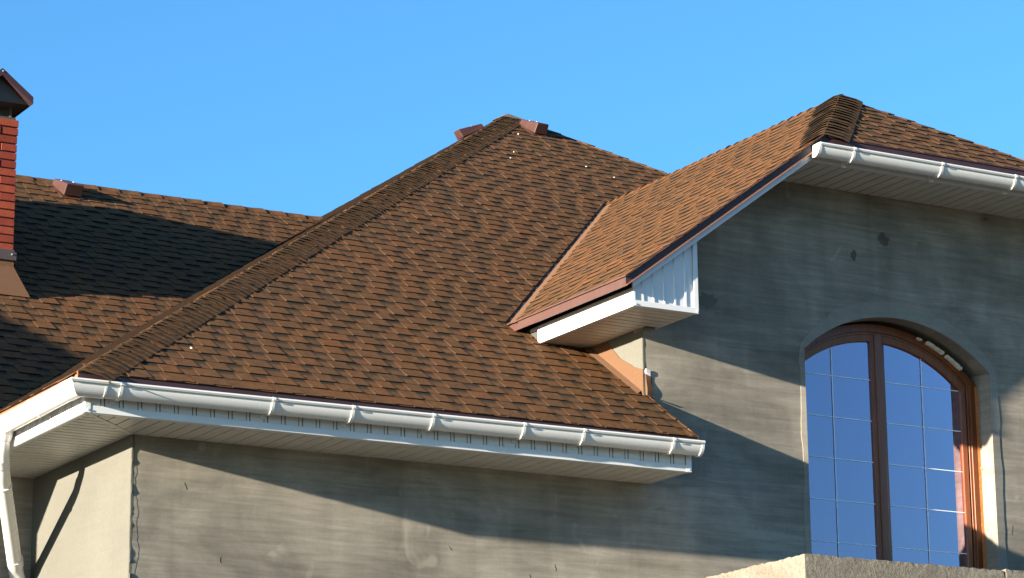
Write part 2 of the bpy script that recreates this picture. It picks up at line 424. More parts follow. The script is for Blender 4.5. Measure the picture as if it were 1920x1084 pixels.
# ---------------------------------------------------------------- window
YWN = .22
CXW = 6.08
def arcpts(r, xa, xb, n=24, cz=.14, cx=CXW):
    return [(xa+(xb-xa)*i/n, cz+math.sqrt(r*r-(xa+(xb-xa)*i/n-cx)**2)) for i in range(n+1)]
win = bpy.data.objects.new('window', None); C.objects.link(win); win.parent = house; win.location = (0, 0, -GROUND)
win['label'] = 'arched two-sash window in brown wood laminate'
def ringframe(xa, xb, r, wdt, y0, y1, name, zb=OPB, mat=M_WOOD, bev=.004):
    """closed frame: jambs, bottom rail and arched head, all inside outline (xa..xb, arc r)"""
    m = MB(); n = 26
    inn_r = r-wdt
    out = [(xa, zb)]+arcpts(r, xa, xb, n)+[(xb, zb)]
    inn = [(xa+wdt, zb+wdt)]+arcpts(inn_r, xa+wdt, xb-wdt, n)+[(xb-wdt, zb+wdt)]
    k = len(out)
    for i in range(k):
        j = (i+1) % k
        a, b, c, d = out[i], out[j], inn[j], inn[i]
        vs = [(p[0], y, p[1]) for y in (y0, y1) for p in (a, b, c, d)]
        m.add(vs, [(0, 1, 2, 3), (7, 6, 5, 4), (0, 4, 5, 1), (3, 2, 6, 7)])
    o = m.build(name, mat, win, smooth=False)
    bm = bmesh.new(); bm.from_mesh(o.data); bmesh.ops.remove_doubles(bm, verts=bm.verts, dist=1e-5)
    bmesh.ops.recalc_face_normals(bm, faces=bm.faces); bm.to_mesh(o.data); bm.free()
    b = o.modifiers.new('bevel', 'BEVEL'); b.width = bev; b.segments = 2; b.limit_method = 'ANGLE'; b.angle_limit = math.radians(50)
    return o
FR = 1.29
ringframe(5.17, 6.99, FR, .062, .185, .27, 'window_frame')
ringframe(5.229, 6.931, FR-.06, .022, .197, .262, 'window_frame_bead')
m = MB(); m.box(6.045, 6.115, .19, .268, OPB+.06, 1.36); m.build('mullion', M_WOOD, win, bevel=.006)
def sash(xa, xb, name='sash'):
    m = MB(); n = 18; r = FR-.078; wd = .045
    out = [(xa, OPB+.08)]+arcpts(r, xa, xb, n)+[(xb, OPB+.08)]
    inn = [(xa+wd, OPB+.13)]+arcpts(r-wd-.012, xa+wd, xb-wd, n)+[(xb-wd, OPB+.13)]
    k = len(out)
    for i in range(k):
        j = (i+1) % k; a, b, c, d = out[i], out[j], inn[j], inn[i]
        m.add([(a[0], .2, a[1]), (b[0], .2, b[1]), (c[0], .208, c[1]), (d[0], .208, d[1]), (a[0], .25, a[1]), (b[0], .25, b[1]), (c[0], .25, c[1]), (d[0], .25, d[1])],
              [(0, 1, 2, 3), (7, 6, 5, 4), (0, 4, 5, 1), (3, 2, 6, 7)])
    o = m.build(name, M_WOOD, win)
    bm = bmesh.new(); bm.from_mesh(o.data); bmesh.ops.remove_doubles(bm, verts=bm.verts, dist=1e-5); bmesh.ops.recalc_face_normals(bm, faces=bm.faces); bm.to_mesh(o.data); bm.free()
    b = o.modifiers.new('bevel', 'BEVEL'); b.width = .006; b.segments = 2; b.limit_method = 'ANGLE'
    # glass pane
    gp = [(xa+wd-.005, OPB+.12)]+arcpts(r-wd-.008, xa+wd-.005, xb-wd+.005, n)+[(xb-wd+.005, OPB+.12)]
    q = MB(); q.add([(x, .226, z) for x, z in gp], [tuple(range(len(gp)))]); q.build('glass_pane', M_GLASS, win)
    xl, xr = xa+wd, xb-wd; xm = (xl+xr)/2
    # glazing bars inside the unit
    mz = [1.0-.313*i for i in range(8)]
    for z in mz:
        if z > OPB+.15: b_ = MB(); b_.box(xl, xr, .2205, .2245, z-.0028, z+.0028); b_.build('glazing_bar', M_MUNTIN, win)
    zt = .14+math.sqrt((r-wd-.012)**2-(xm-CXW)**2)
    b_ = MB(); b_.box(xm-.0035, xm+.0035, .219, .2202, OPB+.14, zt-.004); b_.build('glazing_bar', M_MUNTIN, win)
sash(5.262, 6.06); sash(6.10, 6.898)
# dark room behind
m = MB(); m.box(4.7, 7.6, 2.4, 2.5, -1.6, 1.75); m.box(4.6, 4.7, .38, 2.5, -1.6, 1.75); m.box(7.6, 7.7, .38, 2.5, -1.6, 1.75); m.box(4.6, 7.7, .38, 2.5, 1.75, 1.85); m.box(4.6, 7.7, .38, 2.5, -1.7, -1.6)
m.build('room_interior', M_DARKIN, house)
# foam strip right of the frame and packing in the arch gap
m = MB(); rnd = random.Random(9); z = OPB; prof = []
while z < 1.05: prof.append((z, 6.994+rnd.uniform(-.006, .01))); z += .02
for (a, x1), (b, x2) in zip(prof, prof[1:]):
    m.add([(6.975, .182, a), (x1+.008, .178, a), (x1+.008, .24, a), (6.975, .182, b), (x2+.008, .178, b), (x2+.008, .24, b)], [(0, 1, 4, 3), (1, 2, 5, 4)])
m.build('foam_seam', M_FOAM, win)
def arcblock(a0, a1, r0, r1, y0, y1, name, mat):
    m = MB(); rings = []; rnd = random.Random(int(a0*100))
    for i in range(9):
        a = a0+(a1-a0)*i/8; c, s_ = math.sin(a), math.cos(a); j = rnd.uniform(-.004, .004)
        rings.append([(CXW+c*r0, y0, .14+s_*r0), (CXW+c*(r1+j), y0, .14+s_*(r1+j)), (CXW+c*(r1+j), y1, .14+s_*(r1+j)), (CXW+c*r0, y1, .14+s_*r0)])
    m.sweep(rings); m.build(name, mat, win, bevel=.004)
arcblock(.355, .49, 1.262, 1.286, .155, .2, 'packing_block', M_WHITEFOAM)
arcblock(.51, .645, 1.262, 1.286, .155, .2, 'packing_block', M_WHITEFOAM)
arcblock(.285, .32, 1.266, 1.284, .165, .2, 'packing_block', M_WHITEFOAM)
m = MB(); m.prism([(6.985, .13, .415), (7.03, .13, .425), (7.03, .13, .4), (6.985, .13, .395)], (0, .04, 0)); m.build('wooden_wedge', mat_simple('raw_wood', (.42, .2, .08), .7), win)

# ---------------------------------------------------------------- balcony parapet
def rough_block(x0, x1, y0, y1, z0, z1, name, mat, seed, amp=.006, nx=60, lab=None):
    rnd = random.Random(seed); bm = bmesh.new(); bmesh.ops.create_cube(bm, size=1)
    for v in bm.verts: v.co = Vector((x0 if v.co.x < 0 else x1, y0 if v.co.y < 0 else y1, z0 if v.co.z < 0 else z1))
    bmesh.ops.bisect_plane
    for ax, n in ((0, max(2, int((x1-x0)/.03))), (1, max(2, int((y1-y0)/.03)))):
        for i in range(1, n):
            co = Vector((x0, y0, z0)); co[ax] += ((x1-x0) if ax == 0 else (y1-y0))*i/n; no = Vector((0, 0, 0)); no[ax] = 1
            bmesh.ops.bisect_plane(bm, geom=bm.verts[:]+bm.edges[:]+bm.faces[:], plane_co=co, plane_no=no)
    bmesh.ops.bisect_plane(bm, geom=bm.verts[:]+bm.edges[:]+bm.faces[:], plane_co=Vector((0, 0, z1-.03)), plane_no=Vector((0, 0, 1)))
    for v in bm.verts:
        if v.co.z > z1-.001: v.co += Vector((rnd.uniform(-amp, amp)*.4, rnd.uniform(-amp, amp)*.4, rnd.uniform(-amp, amp*.6)))
    me = bpy.data.meshes.new(name); bm.to_mesh(me); bm.free()
    o = link(name, me, house, [mat]); 
    if lab: o['label'] = lab
    return o
PZ = -.628; PX = 4.325; PY = -1.2
rough_block(PX, 6.02, PY, PY+.16, PZ-1.0, PZ, 'balcony_parapet', M_CONC, 3, lab='raw concrete balcony parapet under the arched window')
rough_block(PX+.001, PX+.16, PY+.161, -.01, PZ-1.0, PZ, 'balcony_parapet', M_CONC, 4)
rough_block(6.035, 9, PY-.004, PY+.16, PZ-1.0, PZ+.01, 'balcony_parapet', M_CONC, 5)
m = MB(); m.box(PX-.05, 9.1, PY-.05, -.01, PZ-1.15, PZ-1.0); m.build('balcony_slab', M_CONC, house)

# ---------------------------------------------------------------- roofs: decks
def roof_deck(name, polys, lab=None, th=.03):
    m = MB()
    for poly in polys:
        p = [Vector(q) for q in poly]; n = (p[1]-p[0]).cross(p[2]-p[0]).normalized()
        if n.z < 0: n = -n
        m.prism([q-n*.001 for q in p], -n*th)
    return m.build(name, M_DECK, house, label=lab)
# main hip roof
hipR = lambda k: (A+k, A-k, ZA-T*k)
YS = .0; KV = 5.0
valx = lambda y: X0+(Fz(y)-ZG)/TG
F_low = [(E0, E0), (XE, E0), (XE, 0), (0, 0)]
XEi = XB-.002
F_polys = [[(E0, E0), (XE, E0), (XE, -.002), (-.002, -.002)], [(-.002, -.002), (XEi, -.002), (XEi, YV), (YV, YV)], [(XEi, 1.0), (A+A-1.0, 1.0), (A, A), (XEi, XEi)], [(XEi, YV), (XEi, XEi), (YV, YV)]]
# the piece list used for shingles: whole face as convex region minus the bay footprint
def F3(x, y): return (x, y, Fz(y))
m_polys = [[F3(*q) for q in [(E0, E0), (XE, E0), (XE, 0), (0, 0)]], [F3(*q) for q in [(0, 0), (XEi, 0), (XEi, XEi)]], [F3(*q) for q in [(XEi, 1.2), (2*A-1.2, 1.2), (A, A), (XEi, XEi)]],
           [(E0, E0, ZF), (E0, 2*A-E0, ZF), (A, A, ZA)], [(2*A-1.2, 1.2, Fz(1.2)), (2*A-E0, E0, ZF), (2*A-E0, 2*A-E0, ZF), (A, A, ZA)]]
main_roof = roof_deck('main_roof', m_polys, 'large brown hip roof rising to a point in the middle')
YWW = YW
def Wg(x, y): return (x, y, ZF+T*(y-YWW))
wing_roof = roof_deck('wing_roof', [[Wg(-9, YWW), Wg(E0, YWW), Wg(YR+.5, YR), Wg(-9, YR)], [Wg(-9, YR), Wg(8, YR), (8, 2*YR-YWW, ZF), (-9, 2*YR-YWW, ZF)]], 'left wing roof half covered by the shadow of the chimney')
Gp = lambda x, y: (x, y, Gz(x))
yG = lambda x: E0+(Gz(x)-ZF)/T          # where G meets F
XQ = 2*XP-XR
H_z = lambda y: ZH+TH*(y-YF)
bay_polys = [[Gp(X0, YF), Gp(XR, YF), Gp(XP, YP), Gp(XP, yG(XP)), Gp(X0, yG(X0))],
             [(XR, YF, ZH), (XQ, YF, ZH), (XP, YP, ZP)],
             [(XQ, YF, ZH), (2*XP-X0, YF, ZG), (2*XP-X0, 6.0, ZG), (XP, 6.0, ZP), (XP, YP, ZP)]]
bay_roof = roof_deck('bay_roof', bay_polys, 'steep bay roof with clipped gable over the arched window')

# ---------------------------------------------------------------- shingles
EXPO = .1425
def clip(poly, region):
    """Sutherland-Hodgman, region convex CCW; returns polygon and whether it was cut"""
    out = poly; cut = False
    for i in range(len(region)):
        a = region[i]; b = region[(i+1) % len(region)]
        def side(p): return (b[0]-a[0])*(p[1]-a[1])-(b[1]-a[1])*(p[0]-a[0])
        new = []
        for j in range(len(out)):
            p, q = out[j], out[(j+1) % len(out)]; sp, sq = side(p), side(q)
            if sp >= 0: new.append(p)
            else: cut = True
            if (sp > 0 and sq < 0) or (sp < 0 and sq > 0):
                k = sp/(sp-sq); new.append((p[0]+(q[0]-p[0])*k, p[1]+(q[1]-p[1])*k))
        out = new
        if len(out) < 3: return [], True
    return out, cut
PIECE = {}
HB = {'tab': .0105, 'base': .0052}
def nh(kind, v): return (HB[kind]-.0025)*(1-v/EXPO)+.0025 if v < EXPO else max(.0008, .0025-(v-EXPO)*.05)
def piece_solid(poly, v0, kind, lift=0.):
    """poly in face coords -> local solid verts, faces, uv"""
    n = len(poly)
    top = [(p[0], p[1], nh(kind, p[1]-v0)+lift) for p in poly]; bot = [(p[0], p[1], -.0005) for p in poly]
    vs = top+bot; uv = [(p[0], (p[1]-v0)/EXPO) for p in poly]*2
    fs = [tuple(range(n))]+[(i, n+i, n+(i+1) % n, (i+1) % n) for i in range(n)]
    return vs, fs, uv
def piece_mesh(wd, kind):
    key = (round(wd, 3), kind)
    if key not in PIECE:
        m = MB(); vs, fs, uv = piece_solid([(0, 0), (wd, 0), (wd, EXPO+.02), (0, EXPO+.02)], 0, kind)
        m.add(vs, fs, 0, uv); m.mi = [0, 2, 1, 1, 1]; PIECE[key] = m.mesh('shingle', [M_TAB if kind == 'tab' else M_BASE, M_EDGE, M_SBUTT])
    return PIECE[key]
CANDS = []
def facing(O, U, V):
    U = Vector(U).normalized(); V = Vector(V); V = (V-U*V.dot(U)).normalized(); N_ = U.cross(V)
    return Vector(O), U, V, N_
def to2(fr, p): d = Vector(p)-fr[0]; return (d.dot(fr[1]), d.dot(fr[2]))
def shingle_face(parent, fr, regions, rnd, allow_single=True, plain=0.):
    O, U, V, N_ = fr
    regs = [[to2(fr, p) for p in r] for r in regions]
    for r in regs:
        ar = sum(r[i][0]*r[(i+1) % len(r)][1]-r[(i+1) % len(r)][0]*r[i][1] for i in range(len(r)))
        if ar < 0: r.reverse()
    vmax = max(p[1] for r in regs for p in r); vmin = min(p[1] for r in regs for p in r); umin = min(p[0] for r in regs for p in r); umax = max(p[0] for r in regs for p in r)
    m = MB(); k = int(math.floor(vmin/EXPO+1e-6)); R3 = Matrix((U, V, N_)).transposed()
    while k*EXPO < vmax:
        v0 = k*EXPO; u = umin-rnd.uniform(0, .3); tab = rnd.random() < .5; dv = rnd.uniform(-.0015, .0015)
        while u < umax:
            kind = 'tab' if tab else 'base'
            wd = rnd.choice((.11, .125, .14, .155, .17) if tab else (.085, .1, .115, .13)); tab = not tab
            jz = rnd.uniform(-.002, .002) if kind == 'tab' else 0
            lf = rnd.uniform(0, .003) if kind == 'tab' and rnd.random() < .3 else 0
            vb = max(v0+dv+jz, vmin) if k*EXPO <= vmin+1e-3 else v0+dv+jz
            poly = [(u, vb), (u+wd, vb), (u+wd, v0+EXPO+.02), (u, v0+EXPO+.02)]
            for r in regs:
                if max(p[0] for p in r) < u or min(p[0] for p in r) > u+wd or max(p[1] for p in r) < v0 or min(p[1] for p in r) > v0+EXPO+.02: continue
                q, cut = clip(poly, r)
                if len(q) < 3: continue
                if abs(sum(q[i][0]*q[(i+1) % len(q)][1]-q[(i+1) % len(q)][0]*q[i][1] for i in range(len(q)))) < 6e-5: continue
                if not cut and allow_single:
                    cen = O+U*(u+wd/2)+V*(v0+EXPO/2); dist = (cen-CAM)
                    size = wd*EXPO*abs(N_.dot(dist.normalized()))/dist.length_squared
                    CANDS.append((size, parent, R3, O+U*u+V*vb, wd, kind))
                else:
                    vs, fs, uv = piece_solid(q, v0, kind, lf)
                    m.add([O+U*a+V*b+N_*c for a, b, c in vs], fs, 0 if kind == 'tab' or rnd.random() < plain else 1, uv); lowv = min(p[1] for p in q); m.mi[-(len(fs)-1):] = [3 if q[i][1] < lowv+.004 and q[(i+1) % len(q)][1] < lowv+.004 else 2 for i in range(len(q))]
            u += wd+.0008
        k += 1
    return m
STUFF = []
rnd = random.Random(21)
# where F must stop beside the bay: valley line in (x, y)
vy0 = yG(X0); VG = .035
frF = facing((E0, E0, ZF), (1, 0, 0), (0, 1, T))
xv = lambda y: valx(y)-VG
regF = [[F3(E0-.01, E0-.011), F3(XE+.01, E0-.011), F3(XE+.01, -.002), F3(-.01, -.002)],
        [F3(-.01, -.002), F3(XEi-.02, -.002), F3(XEi-.02, vy0+.12), F3(vy0+.1, vy0+.12)],
        [F3(vy0+.12, vy0+.12), F3(X0-.03, vy0+.12), F3(xv(YV), YV), F3(YV, YV)],
        [F3(YV, YV), F3(2*A-YV, YV), F3(A, A)]]
regF[2][1] = F3(xv(vy0+.12), vy0+.12)
regF[1] = [F3(-.01, -.002), F3(XEi-.02, -.002), F3(XEi-.02, vy0+.02), F3(vy0+.02, vy0+.02)]
regF[2] = [F3(vy0+.02, vy0+.02), F3(xv(vy0+.02), vy0+.02), F3(xv(YV), YV), F3(YV, YV)]
STUFF.append((main_roof, shingle_face(main_roof, frF, regF, rnd)))
# left hip face of the main roof (seen on edge)
frL = facing((E0, 2*A-E0, ZF), (0, -1, 0), (1, 0, T))
STUFF.append((main_roof, shingle_face(main_roof, frL, [[(E0-.02, E0, ZF-.013), (E0-.02, 2*A-E0, ZF-.013), (A, A, ZA)]], rnd, False)))
# wing roof front face
frW = facing((-9, YWW, ZF), (1, 0, 0), (0, 1, T))
STUFF.append((wing_roof, shingle_face(wing_roof, frW, [[Wg(-3.2, YWW-.02), Wg(E0+.03, YWW-.02), Wg(YR+.3, YR), Wg(-3.2, YR)]], rnd, False)))
# bay left face
frG = facing((X0, 9, ZG), (0, -1, 0), (1, 0, TG))
GO = .11
regG = [[Gp(X0-.02, YF-.01), Gp(XR, YF-.01), Gp(XP, YP), Gp(XP, yG(XP)+.2), Gp(XP, yG(XP)-GO*1.1), Gp(X0-.02, yG(X0-.02)-GO*1.1)]]
regG = [[Gp(X0-.02, YF-.024), Gp(XR, YF-.024), Gp(XP, YP-.024), Gp(XP, yG(XP)-GO*1.1), Gp(X0-.02, yG(X0-.02)-GO*1.1)]]
STUFF.append((bay_roof, shingle_face(bay_roof, frG, regG, rnd, False, .55)))
frH = facing((XR, YF, ZH), (1, 0, 0), (0, 1, TH))
STUFF.append((bay_roof, shingle_face(bay_roof, frH, [[(XR, YF-.015, ZH-.009), (XQ, YF-.015, ZH-.009), (XP, YP, ZP)]], rnd, False)))
# the 300 largest whole pieces as objects of their own
CANDS.sort(key=lambda c: -c[0])
fieldm = STUFF[0][1]
for i, (sz, par, R3, org, wd, kind) in enumerate(CANDS):
    if i < 300:
        o = bpy.data.objects.new('shingle', piece_mesh(wd, kind)); C.objects.link(o); o.parent = par
        mw = R3.to_4x4(); mw.translation = org; o.matrix_basis = mw
    else:
        vs, fs, uv = piece_solid([(0, 0), (wd, 0), (wd, EXPO+.02), (0, EXPO+.02)], 0, kind, rnd.uniform(0, .003) if kind == 'tab' and rnd.random() < .3 else 0)
        fieldm.add([org+R3@Vector(v) for v in vs], fs, 0 if kind == 'tab' else 1, uv); fieldm.mi[-(len(fs)-1):] = [3, 2, 2, 2]
for par, m in STUFF:
    if m.v: m.build('shingle_field', [M_TAB, M_BASE, M_EDGE, M_SBUTT], par, kind='stuff')

# ---------------------------------------------------------------- hip and ridge caps
def caps(parent, P0, P1, nA, nB, wA, wB, step, rnd, hi=.024, lo=.01, flip=False, single=True, jig=1., both=False):
    """caps bent over the line P0 (low) -> P1; nA / nB the normals of the left / right face"""
    P0, P1 = Vector(P0), Vector(P1); h = (P1-P0).normalized(); Lh = (P1-P0).length
    nA, nB = Vector(nA).normalized(), Vector(nB).normalized()
    a_ = h.cross(nA); b_ = h.cross(nB)
    if a_.dot(nB) > 0: a_ = -a_          # away from the other face
    if b_.dot(nA) > 0: b_ = -b_
    nm = (nA+nB).normalized()
    n = int(Lh/step); allm = MB()
    for i in range(n+1):
        d0 = i*step; d1 = min(d0+step*1.25, Lh+.02)
        if d1-d0 < .03: continue
        j1, j2 = rnd.uniform(-.004, .004)*jig, rnd.uniform(-.0025, .0025)*jig; sk = rnd.uniform(-.012, .012)*jig
        h0 = hi+rnd.uniform(-.003, .004)*jig; th = .006
        S_ = [(-1, wA+j1), (-1, wA*.55), (-1, .03), (0, 0), (1, .03), (1, wB*.35), (1, wB*.7), (1, wB+j2)]
        usum = wA+wB
        rings = []; uvs = []
        for (tt, hh) in ((d0, h0), ((d0+d1)/2, (h0+lo)/2), (d1, lo)):
            topr = []; botr = []
            for q, (sd_, ss) in enumerate(S_):
                base = P0+h*(tt+sk*(ss/wB if sd_ > 0 else -ss/wA))
                if sd_ < 0: p = base+a_*ss; nn = nA if ss > .04 else (nA+nm).normalized()
                elif sd_ > 0: p = base+b_*ss; nn = nB if ss > .04 else (nB+nm).normalized()
                else: p = base-nm*.006; nn = nm
                wob = rnd.uniform(-.0015, .002)*jig+(.004*math.sin(ss/wB*math.pi) if sd_ > 0 and tt == d0 else 0)
                fall = (1.0 if ss < max(wA, wB)*.9 else .72) if sd_ > 0 or both or not single else (.55 if sd_ == 0 else .3)
                topr.append(p+nn*(hh*fall+wob)); botr.append(p+nn*max(.0, hh*fall-th+wob))
            rings.append(topr+botr[::-1])
            uvs += [((sd_*ss+wA)/usum, (tt-d0)/step) for sd_, ss in S_]+[((sd_*ss+wA)/usum, (tt-d0)/step) for sd_, ss in S_[::-1]]
        m = MB() if single else allm
        k = len(rings[0]); vs = [p for r in rings for p in r]; fs = []
        for r_ in range(2):
            for j in range(k):
                a = r_*k+j; b = r_*k+(j+1) % k; fs.append((a, b, b+k, a+k))
        for base in (0, 2*k):
            for j in range(len(S_)-1):
                f = (base+j, base+j+1, base+k-2-j, base+k-1-j); fs.append(f if base else f[::-1])
        b0 = len(m.mi); m.add(vs, fs, 0, uvs)
        nt = len(S_)-1; off = 2*k
        for j in range(nt):
            if j >= 3 or both: m.mi[b0+off+j] = 1
        if single: m.build('ridge_cap', [M_CAP, M_BUTT], parent)
    if not single: allm.build('ridge_cap_row', [M_CAP, M_BUTT], parent, kind='stuff')
NF = (0, -T, 1); NL = (-T, 0, 1); NG = (-TG, 0, 1); NH = (0, -TH, 1); NR = (T, 0, 1)
caps(main_roof, (E0+.0, E0+.0, ZF), (A-.03, A-.03, ZA-.02), NL, NF, .16, .215, .078, random.Random(1), hi=.021, lo=.006)
caps(main_roof, hipR(7.0), hipR(.05), NF, NR, .05, .12, .17, random.Random(2), hi=.012, lo=.006, single=False)
caps(wing_roof, Wg(5.9, YR), Wg(-3.4, YR), (0, T, 1), NF, .12, .13, .2, random.Random(3), hi=.014, lo=.006, single=False)
caps(bay_roof, (XR+.0, YF, ZH), (XP-.02, YP-.02, ZP-.01), NG, NH, .2, .2, .125, random.Random(4), hi=.026, both=True)
caps(bay_roof, (XP, YP-.05, ZP), (XP, YV, ZP), (TG, 0, 1), NG, .12, .08, .13, random.Random(5), hi=.010, lo=.004, single=False)
caps(bay_roof, (XQ, YF, ZH), (XP+.05, YP-.03, ZP-.03), NH, (TG, 0, 1), .04, .12, .2, random.Random(6), hi=.012, lo=.005, single=False)
# small patch on the apex of the main roof
m = MB(); m.add([(A-.14, A-.15, ZA-.075), (A+.15, A-.17, ZA-.085), (A+.1, A+.12, ZA-.05), (A-.12, A+.1, ZA-.05), (A, A-.02, ZA+.012)], [(0, 1, 4), (1, 2, 4), (2, 3, 4), (3, 0, 4), (3, 2, 1, 0)]); m.build('apex_cover', mat_simple('weathered_apex_patch', (.10, .085, .075), .8, var=.5, scale=30), main_roof, bevel=.01)

# ---------------------------------------------------------------- drip edges (brown steel)
m = MB()
dz = .052
m.prism([(E0, E0-.006, ZF+.001), (XE+.005, E0-.006, ZF+.001), (XE+.005, E0-.006, ZF-dz), (E0-.004, E0-.006, ZF-dz)], (0, .005, 0))
m.prism([(E0-.006, E0-.006, ZF+.001), (E0-.006, YWW, ZF+.001), (E0-.006, YWW, ZF-dz), (E0-.006, E0-.006, ZF-dz)], (.005, 0, 0), 1)
m.build('drip_edge', [M_DRIP, M_LIP], main_roof, label='dark brown steel drip edge above the lower gutter')
m = MB(); m.prism([(XE+.006, E0-.006, ZF+.004), (XE+.006, 0, Fz(0)+.004), (XE+.006, 0, Fz(0)-.012), (XE+.006, E0-.006, ZF-.03)], (.006, 0, 0)); m.build('rake_trim', M_LIP, main_roof)
m = MB(); m.box(-9, E0, YWW-.006, YWW, ZF-dz, ZF); m.build('drip_edge', M_DRIP, wing_roof)
# bay: rake flashing along the sloping front edge, lip, white bargeboard
def rake(z1, z0, y, th, name, mat, xa=X0, xb=XR, par=None, smooth=False):
    m = MB(); m.prism([(xa, y, Gz(xa)+z1), (xb, y, Gz(xb)+z1), (xb, y, Gz(xb)+z0), (xa, y, Gz(xa)+z0)], (0, th, 0)); return m.build(name, mat, bay_roof)
rake(.012, -.058, YF-.008, .008, 'rake_flashing', M_DRIP, X0-.008)
rake(-.058, -.069, YF-.014, .014, 'rake_flashing_lip', M_LIP, X0-.008)
rake(-.060, -.118, YF+.02, .012, 'bargeboard', M_SIDING, X0+.06, XR-.05)
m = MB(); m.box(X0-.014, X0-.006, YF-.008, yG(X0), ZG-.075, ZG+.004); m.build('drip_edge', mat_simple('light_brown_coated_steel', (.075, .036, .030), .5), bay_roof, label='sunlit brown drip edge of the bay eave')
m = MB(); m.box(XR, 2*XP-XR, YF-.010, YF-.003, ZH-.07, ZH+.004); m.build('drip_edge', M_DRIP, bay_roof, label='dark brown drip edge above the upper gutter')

# valley flashing and wall flashing
m = MB()
def vp(x, off, n): # point on G near the valley, off = distance down the face from the valley in y
    return Vector((x, yG(x)-off, Gz(x)))+Vector((-TG, 0, 1)).normalized()*n
k = 60; rv = random.Random(8); rows = []
for i in range(k+1):
    x = X0-.03+(XP-X0-.1)*i/k
    rows.append([vp(x, -.01, -.02), vp(x, .005+rv.uniform(0, .012), .004), vp(x, .05, .008), vp(x, GO*1.1+.012, .003), vp(x, GO*1.1+.012, -.01)])
m.sweep(rows, closed=False); m.build('valley_flashing', M_MEMB, bay_roof, label='light brown membrane along the valley of the bay roof')
m = MB()
m.prism([(XB-.006, 1.0, Fz(1.0)+.004), (XB-.006, .0, Fz(0)+.008), (XB-.006, -.004, Fz(0)+.19), (XB-.006, .1, Fz(0)+.225), (XB-.006, .3, Fz(0)+.33), (XB-.006, .75, Fz(.75)+.24), (XB-.006, 1.0, Fz(1.0)+.2)], (.004, 0, 0))
m.add([(XB-.006, 1.35, Fz(1.35)+.03), (XB-.006, .02, Fz(0)+.04), (XB-.055, .0, Fz(0)+.010), (XB-.055, 1.35, Fz(1.35)+.010)], [(0, 1, 2, 3)])
m.build('wall_flashing', M_MEMB, house, label='light brown membrane turned up the bay side wall')
m = MB(); rr = []
for i in range(7):
    z = Fz(0)-.0+.155*i/6
    xx = XB+.012; wv = .012*math.sin(i*.9)
    rr.append([(xx, -.003, z+.01), (xx+.004, -.012-wv*.4-.008*(6-i)/6, z), (xx+.05+wv*.5, -.011-wv*.4, z-.012), (xx+.058, -.003, z-.015)])
m.sweep(rr, closed=False); m.add([(XB+.005, -.002, Fz(0)+.008), (XB+.012, -.05, Fz(-.05)+.02), (XB+.07, -.05, Fz(-.05)+.02), (XB+.07, -.004, Fz(0)+.0)], [(0, 1, 2, 3)])
m.build('membrane_flap', M_MEMB, house)
m = MB(); m.prism([(XB+.008, -.003, Fz(0)+.155), (XB+.01, -.014, Fz(0)+.175), (XB+.055, -.013, Fz(0)+.16), (XB+.062, -.003, Fz(0)+.13)], (0, 0, .028)); m.build('sealant_tape', M_LEAD, house, bevel=.006)

# ---------------------------------------------------------------- soffits and fascias
def backing(name, x0, x1, y0, y1, z0, z1, par=house, mat=M_GROOVE):
    m = MB(); m.box(x0, x1, y0, y1, z0, z1); return m.build(name, mat, par)
# lower front soffit, boards run out from the wall
sof = backing('soffit', -W+.01, XE-.01, -W+.01, .10, .008, .03)
sof['label'] = 'pale boarded soffit under the lower front eave'
x = -.40+.0; pw = .1
def board(pts, th, par, mat, name='soffit_board', bev=.002):
    m = MB(); m.prism(pts, (0, 0, th)); return m.build(name, mat, par)
x = 0.0-.5
while x < XE-.02:
    xa, xb_ = x, min(x+pw-.010, XE-.012)
    if xb_-xa > .02 and xb_ > -W+.02:
        # mitred at the outer corner: stay right of the diagonal
        p = []
        xa = max(xa, -W+.012)
        def yy(xq): return min(-.0, .0) if xq >= 0 else min(.0, xq-.012)
        poly = [(xa, -W+.004), (xb_, -W+.004), (xb_, yy(xb_)+.0)]
        if xa < 0 < xb_: poly.append((0.0, -.012))
        poly.append((xa, max(-W+.005, yy(xa))))
        zj = random.uniform(-.001, .001)
        board([(a, b, .0+zj) for a, b in poly], .0075, sof, M_SOFFIT)
    x += pw
sof2 = backing('soffit', -W+.01, .05, -W+.012, L, .0085, .0305)
sof2['label'] = 'slatted soffit under the short left eave'
y = -W
while y < L:
    ya, yb = max(y, -W+.012), min(y+pw*.82-.013, L-.004)
    if yb-ya > .02:
        def xx_(yq): return 0. if yq >= 0 else yq-.012
        poly = [(-W+.004, ya), (-W+.004, yb), (min(0, xx_(yb)), yb)]
        if ya < 0 < yb: poly.append((-.012, 0.0))
        poly.append((max(-W+.005, min(0, xx_(ya))), ya))
        board([(a, b, random.uniform(-.0008, .0008)) for a, b in poly], .0075, sof2, M_SOFFIT)
    y += pw*.82
m = MB(); q = .016
m.prism([(-W, -W+q, -.004), (-W+q, -W, -.004), (.0, -q-.01, -.004), (-q-.01, 0., -.004)], (0, 0, .008)); m.build('soffit_joint_trim', M_SOFFIT, sof)
m = MB(); m.prism([(-W, L-W+q, -.004), (-W, L-W-q, -.004), (0, L-.03, -.004), (-.0, L, -.004)], (0, 0, .008)); m.build('soffit_joint_trim', M_SOFFIT, sof2)
sof3 = backing('soffit', -9, -.01, L-W+.01, L, .008, .03)
